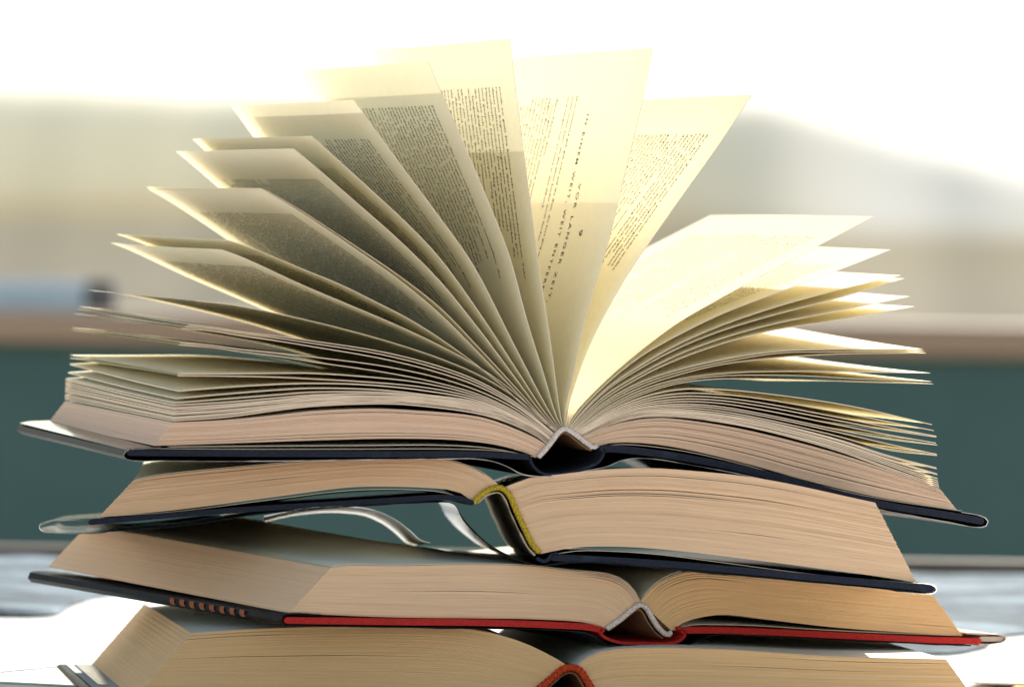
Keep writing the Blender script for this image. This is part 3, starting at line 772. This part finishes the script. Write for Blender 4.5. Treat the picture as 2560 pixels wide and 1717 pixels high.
# ------------------------------------------------------------------ book 3
b3 = Book('open_book', 28.1, 0.018, 1612, 1467, 'open book on red cloth boards with copper striped jacket edge, third from the top')
strip(b3, [(712, 1549), (1000, 1553), (1197, 1555), (1354, 1560), (1472, 1567), (1498, 1573)], 16, M['red'], 'cover_board', rnd=True)
strip(b3, [(1702, 1574), (1800, 1574), (2015, 1583), (2093, 1587), (2329, 1598), (2440, 1601)], 16, M['red'], 'cover_board', rnd=True)
strip(b3, [(1500, 1570), (1494, 1578), (1504, 1590), (1543, 1604), (1590, 1606), (1669, 1606), (1697, 1597), (1707, 1582), (1697, 1568), (1688, 1570)], 7, M['red'], 'spine_strip', n=44)
strip(b3, [(800, 1536), (720, 1533), (703, 1536), (697, 1547), (702, 1559), (740, 1562), (900, 1565), (1100, 1568), (1300, 1571), (1394, 1574), (1472, 1585), (1508, 1607), (1551, 1611), (1640, 1612), (1708, 1611), (1736, 1601), (1767, 1588), (1800, 1584), (2015, 1595), (2329, 1609), (2420, 1612)],
      2.6, M['black'], 'dust_jacket', cap=M['black'], n=140, t1=1467 + 64)
strip(b3, [(2440, 1610), (2480, 1607), (2502, 1602), (2508, 1594), (2498, 1587), (2450, 1583), (2408, 1581)], 3, M['tanflap'], 'jacket_flap', n=30, label='tan jacket flap past the red board')
strip(b3, [(2449, 1596), (2500, 1596)], 13, M['tanflap'], 'jacket_fold', n=8, rnd=True, t0=-8)
hb3 = [(1514, 1571), (1551, 1546), (1578, 1523), (1598, 1511), (1614, 1518), (1630, 1545), (1649, 1572), (1668, 1585), (1678, 1578)]
headband(b3, hb3, 7.0, M['cord_white'], 'woven off white headband')
strip(b3, [(1524, 1576), (1556, 1554), (1582, 1533), (1598, 1523), (1608, 1529), (1622, 1554), (1642, 1581), (1660, 1595)], 4, M['lining'], 'spine_lining', t0=6)
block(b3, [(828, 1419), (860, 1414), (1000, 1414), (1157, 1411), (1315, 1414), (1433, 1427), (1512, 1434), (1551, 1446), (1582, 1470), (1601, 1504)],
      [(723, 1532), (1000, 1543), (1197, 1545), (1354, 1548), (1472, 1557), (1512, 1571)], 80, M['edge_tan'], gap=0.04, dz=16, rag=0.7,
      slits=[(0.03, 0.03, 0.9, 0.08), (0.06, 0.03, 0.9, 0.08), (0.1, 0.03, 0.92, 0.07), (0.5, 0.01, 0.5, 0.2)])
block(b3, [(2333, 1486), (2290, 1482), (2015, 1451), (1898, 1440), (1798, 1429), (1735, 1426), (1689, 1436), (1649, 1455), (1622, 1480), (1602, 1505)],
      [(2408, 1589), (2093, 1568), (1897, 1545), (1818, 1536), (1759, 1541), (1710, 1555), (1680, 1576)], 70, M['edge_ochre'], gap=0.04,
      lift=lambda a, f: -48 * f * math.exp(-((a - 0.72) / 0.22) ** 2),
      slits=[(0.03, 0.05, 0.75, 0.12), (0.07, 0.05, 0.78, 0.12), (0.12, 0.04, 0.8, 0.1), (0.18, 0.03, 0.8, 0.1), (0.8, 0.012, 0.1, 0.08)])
page(b3, [(828, 1416), (860, 1411), (1000, 1411), (1157, 1408), (1315, 1411), (1433, 1424), (1512, 1431), (1551, 1443), (1582, 1468), (1602, 1503)], wav=0.2,
     lift=lambda a, f: 12 * f * max(0, 1 - a * 3) + 34 * f ** 1.5 * math.exp(-((a - 0.42) / 0.22) ** 2))
page(b3, [(2300, 1480), (2015, 1448), (1880, 1432), (1798, 1424), (1735, 1420), (1689, 1430), (1649, 1449), (1620, 1476), (1602, 1503)], wav=0.2, lift=lambda a, f: -48 * f * math.exp(-((a - 0.72) / 0.22) ** 2))
page(b3, [(2390, 1587), (2093, 1575), (1897, 1563), (1800, 1560), (1720, 1562), (1684, 1574)], m=M['endpaper'], name='endpaper', wav=0.2)
# copper stripes printed on the jacket's fore edge
pa = b3.px((697, 1547)); x0 = pa[0] - 2.2 * S
for k in range(8):
    t = (0.13 + 0.040 * k) * b3.L
    h = 8.5 * S
    V = []; F = []
    for q in range(7):
        ang = -1 + 2 * q / 6
        V += [(x0 - 1.2 * S * (1 - ang * ang) + 2.0 * S * ang * ang, t + 9 * S * ang * 0.3, pa[1] + h * ang), (x0 - 1.2 * S * (1 - ang * ang) + 2.0 * S * ang * ang, t + b3.L * 0.018 + 9 * S * ang * 0.3, pa[1] + h * ang)]
    for q in range(6): F.append((2 * q, 2 * q + 1, 2 * q + 3, 2 * q + 2))
    mesh_obj('jacket_stripe', V, F, M['copper'], b3.root, smooth=9)

# ------------------------------------------------------------------ book 4
b4 = Book('open_book', 8.0, -0.004, 1788, 1467, 'lowest open book with a red headband, resting on the table under the others')
strip(b4, [(250, 1757), (600, 1764), (1000, 1770), (1340, 1775)], 18, M['black'], 'cover_board', rnd=True, cap=M['tanflap'])
strip(b4, [(1500, 1776), (2000, 1776), (2530, 1776)], 18, M['black'], 'cover_board', rnd=True)
strip(b4, [(1338, 1774), (1360, 1782), (1420, 1784), (1480, 1782), (1502, 1775)], 5, M['red'], 'spine_strip')
hb4 = [(1330, 1735), (1354, 1715), (1378, 1695), (1405, 1673), (1429, 1667), (1449, 1675), (1464, 1696), (1480, 1722), (1495, 1745)]
headband(b4, hb4, 9.5, M['cord_red'], 'woven red headband')
strip(b4, [(1345, 1745), (1366, 1724), (1390, 1703), (1410, 1686), (1429, 1681), (1443, 1688), (1456, 1708), (1470, 1734)], 4, M['lining'], 'spine_lining', t0=8)
block(b4, [(479, 1582), (642, 1571), (1000, 1562), (1118, 1566), (1216, 1578), (1315, 1608), (1394, 1647), (1424, 1665)],
      [(336, 1746), (700, 1752), (1100, 1758), (1270, 1752), (1330, 1738)], 120, M['edge_ochre'], gap=0.04, rag=0.7,
      slits=[(0.05, 0.012, 0.1, 0.1), (0.1, 0.012, 0.1, 0.12), (0.4, 0.01, 0.3, 0.2)])
block(b4, [(2366, 1647), (2093, 1640), (1800, 1622), (1630, 1618), (1531, 1623), (1492, 1631), (1464, 1645), (1440, 1664)],
      [(2450, 1764), (2000, 1766), (1640, 1764), (1540, 1760), (1492, 1745)], 70, M['edge_ochre'], gap=0.04, rag=0.7,
      slits=[(0.1, 0.012, 0.2, 0.2), (0.3, 0.01, 0.4, 0.2)])
# pale endpaper on the left board with the dark saw-toothed print of the jacket flap
page(b4, [(262, 1745), (400, 1748), (700, 1754)], m=M['endpaper'], name='endpaper', wav=0.0, t0=0)
e0 = b4.px((268, 1744.0)); e1 = b4.px((336, 1745.6))
V = []; F = []
nT = 26
for k in range(nT + 1):
    t = b4.L * (0.36 + 0.60 * k / nT)
    w = e0[0] * 0.45 + e1[0] * 0.55 + (9 * S if k % 2 else -9 * S) + 26 * S * (k / nT)
    V += [(e0[0] + 16 * S, t, e0[1] + 1.6 * S), (w, t, e1[1] + 1.6 * S)]
for k in range(nT): F.append((2 * k, 2 * k + 1, 2 * k + 3, 2 * k + 2))
mesh_obj('jacket_print', V, F, M['darkgreen'], b4.root)
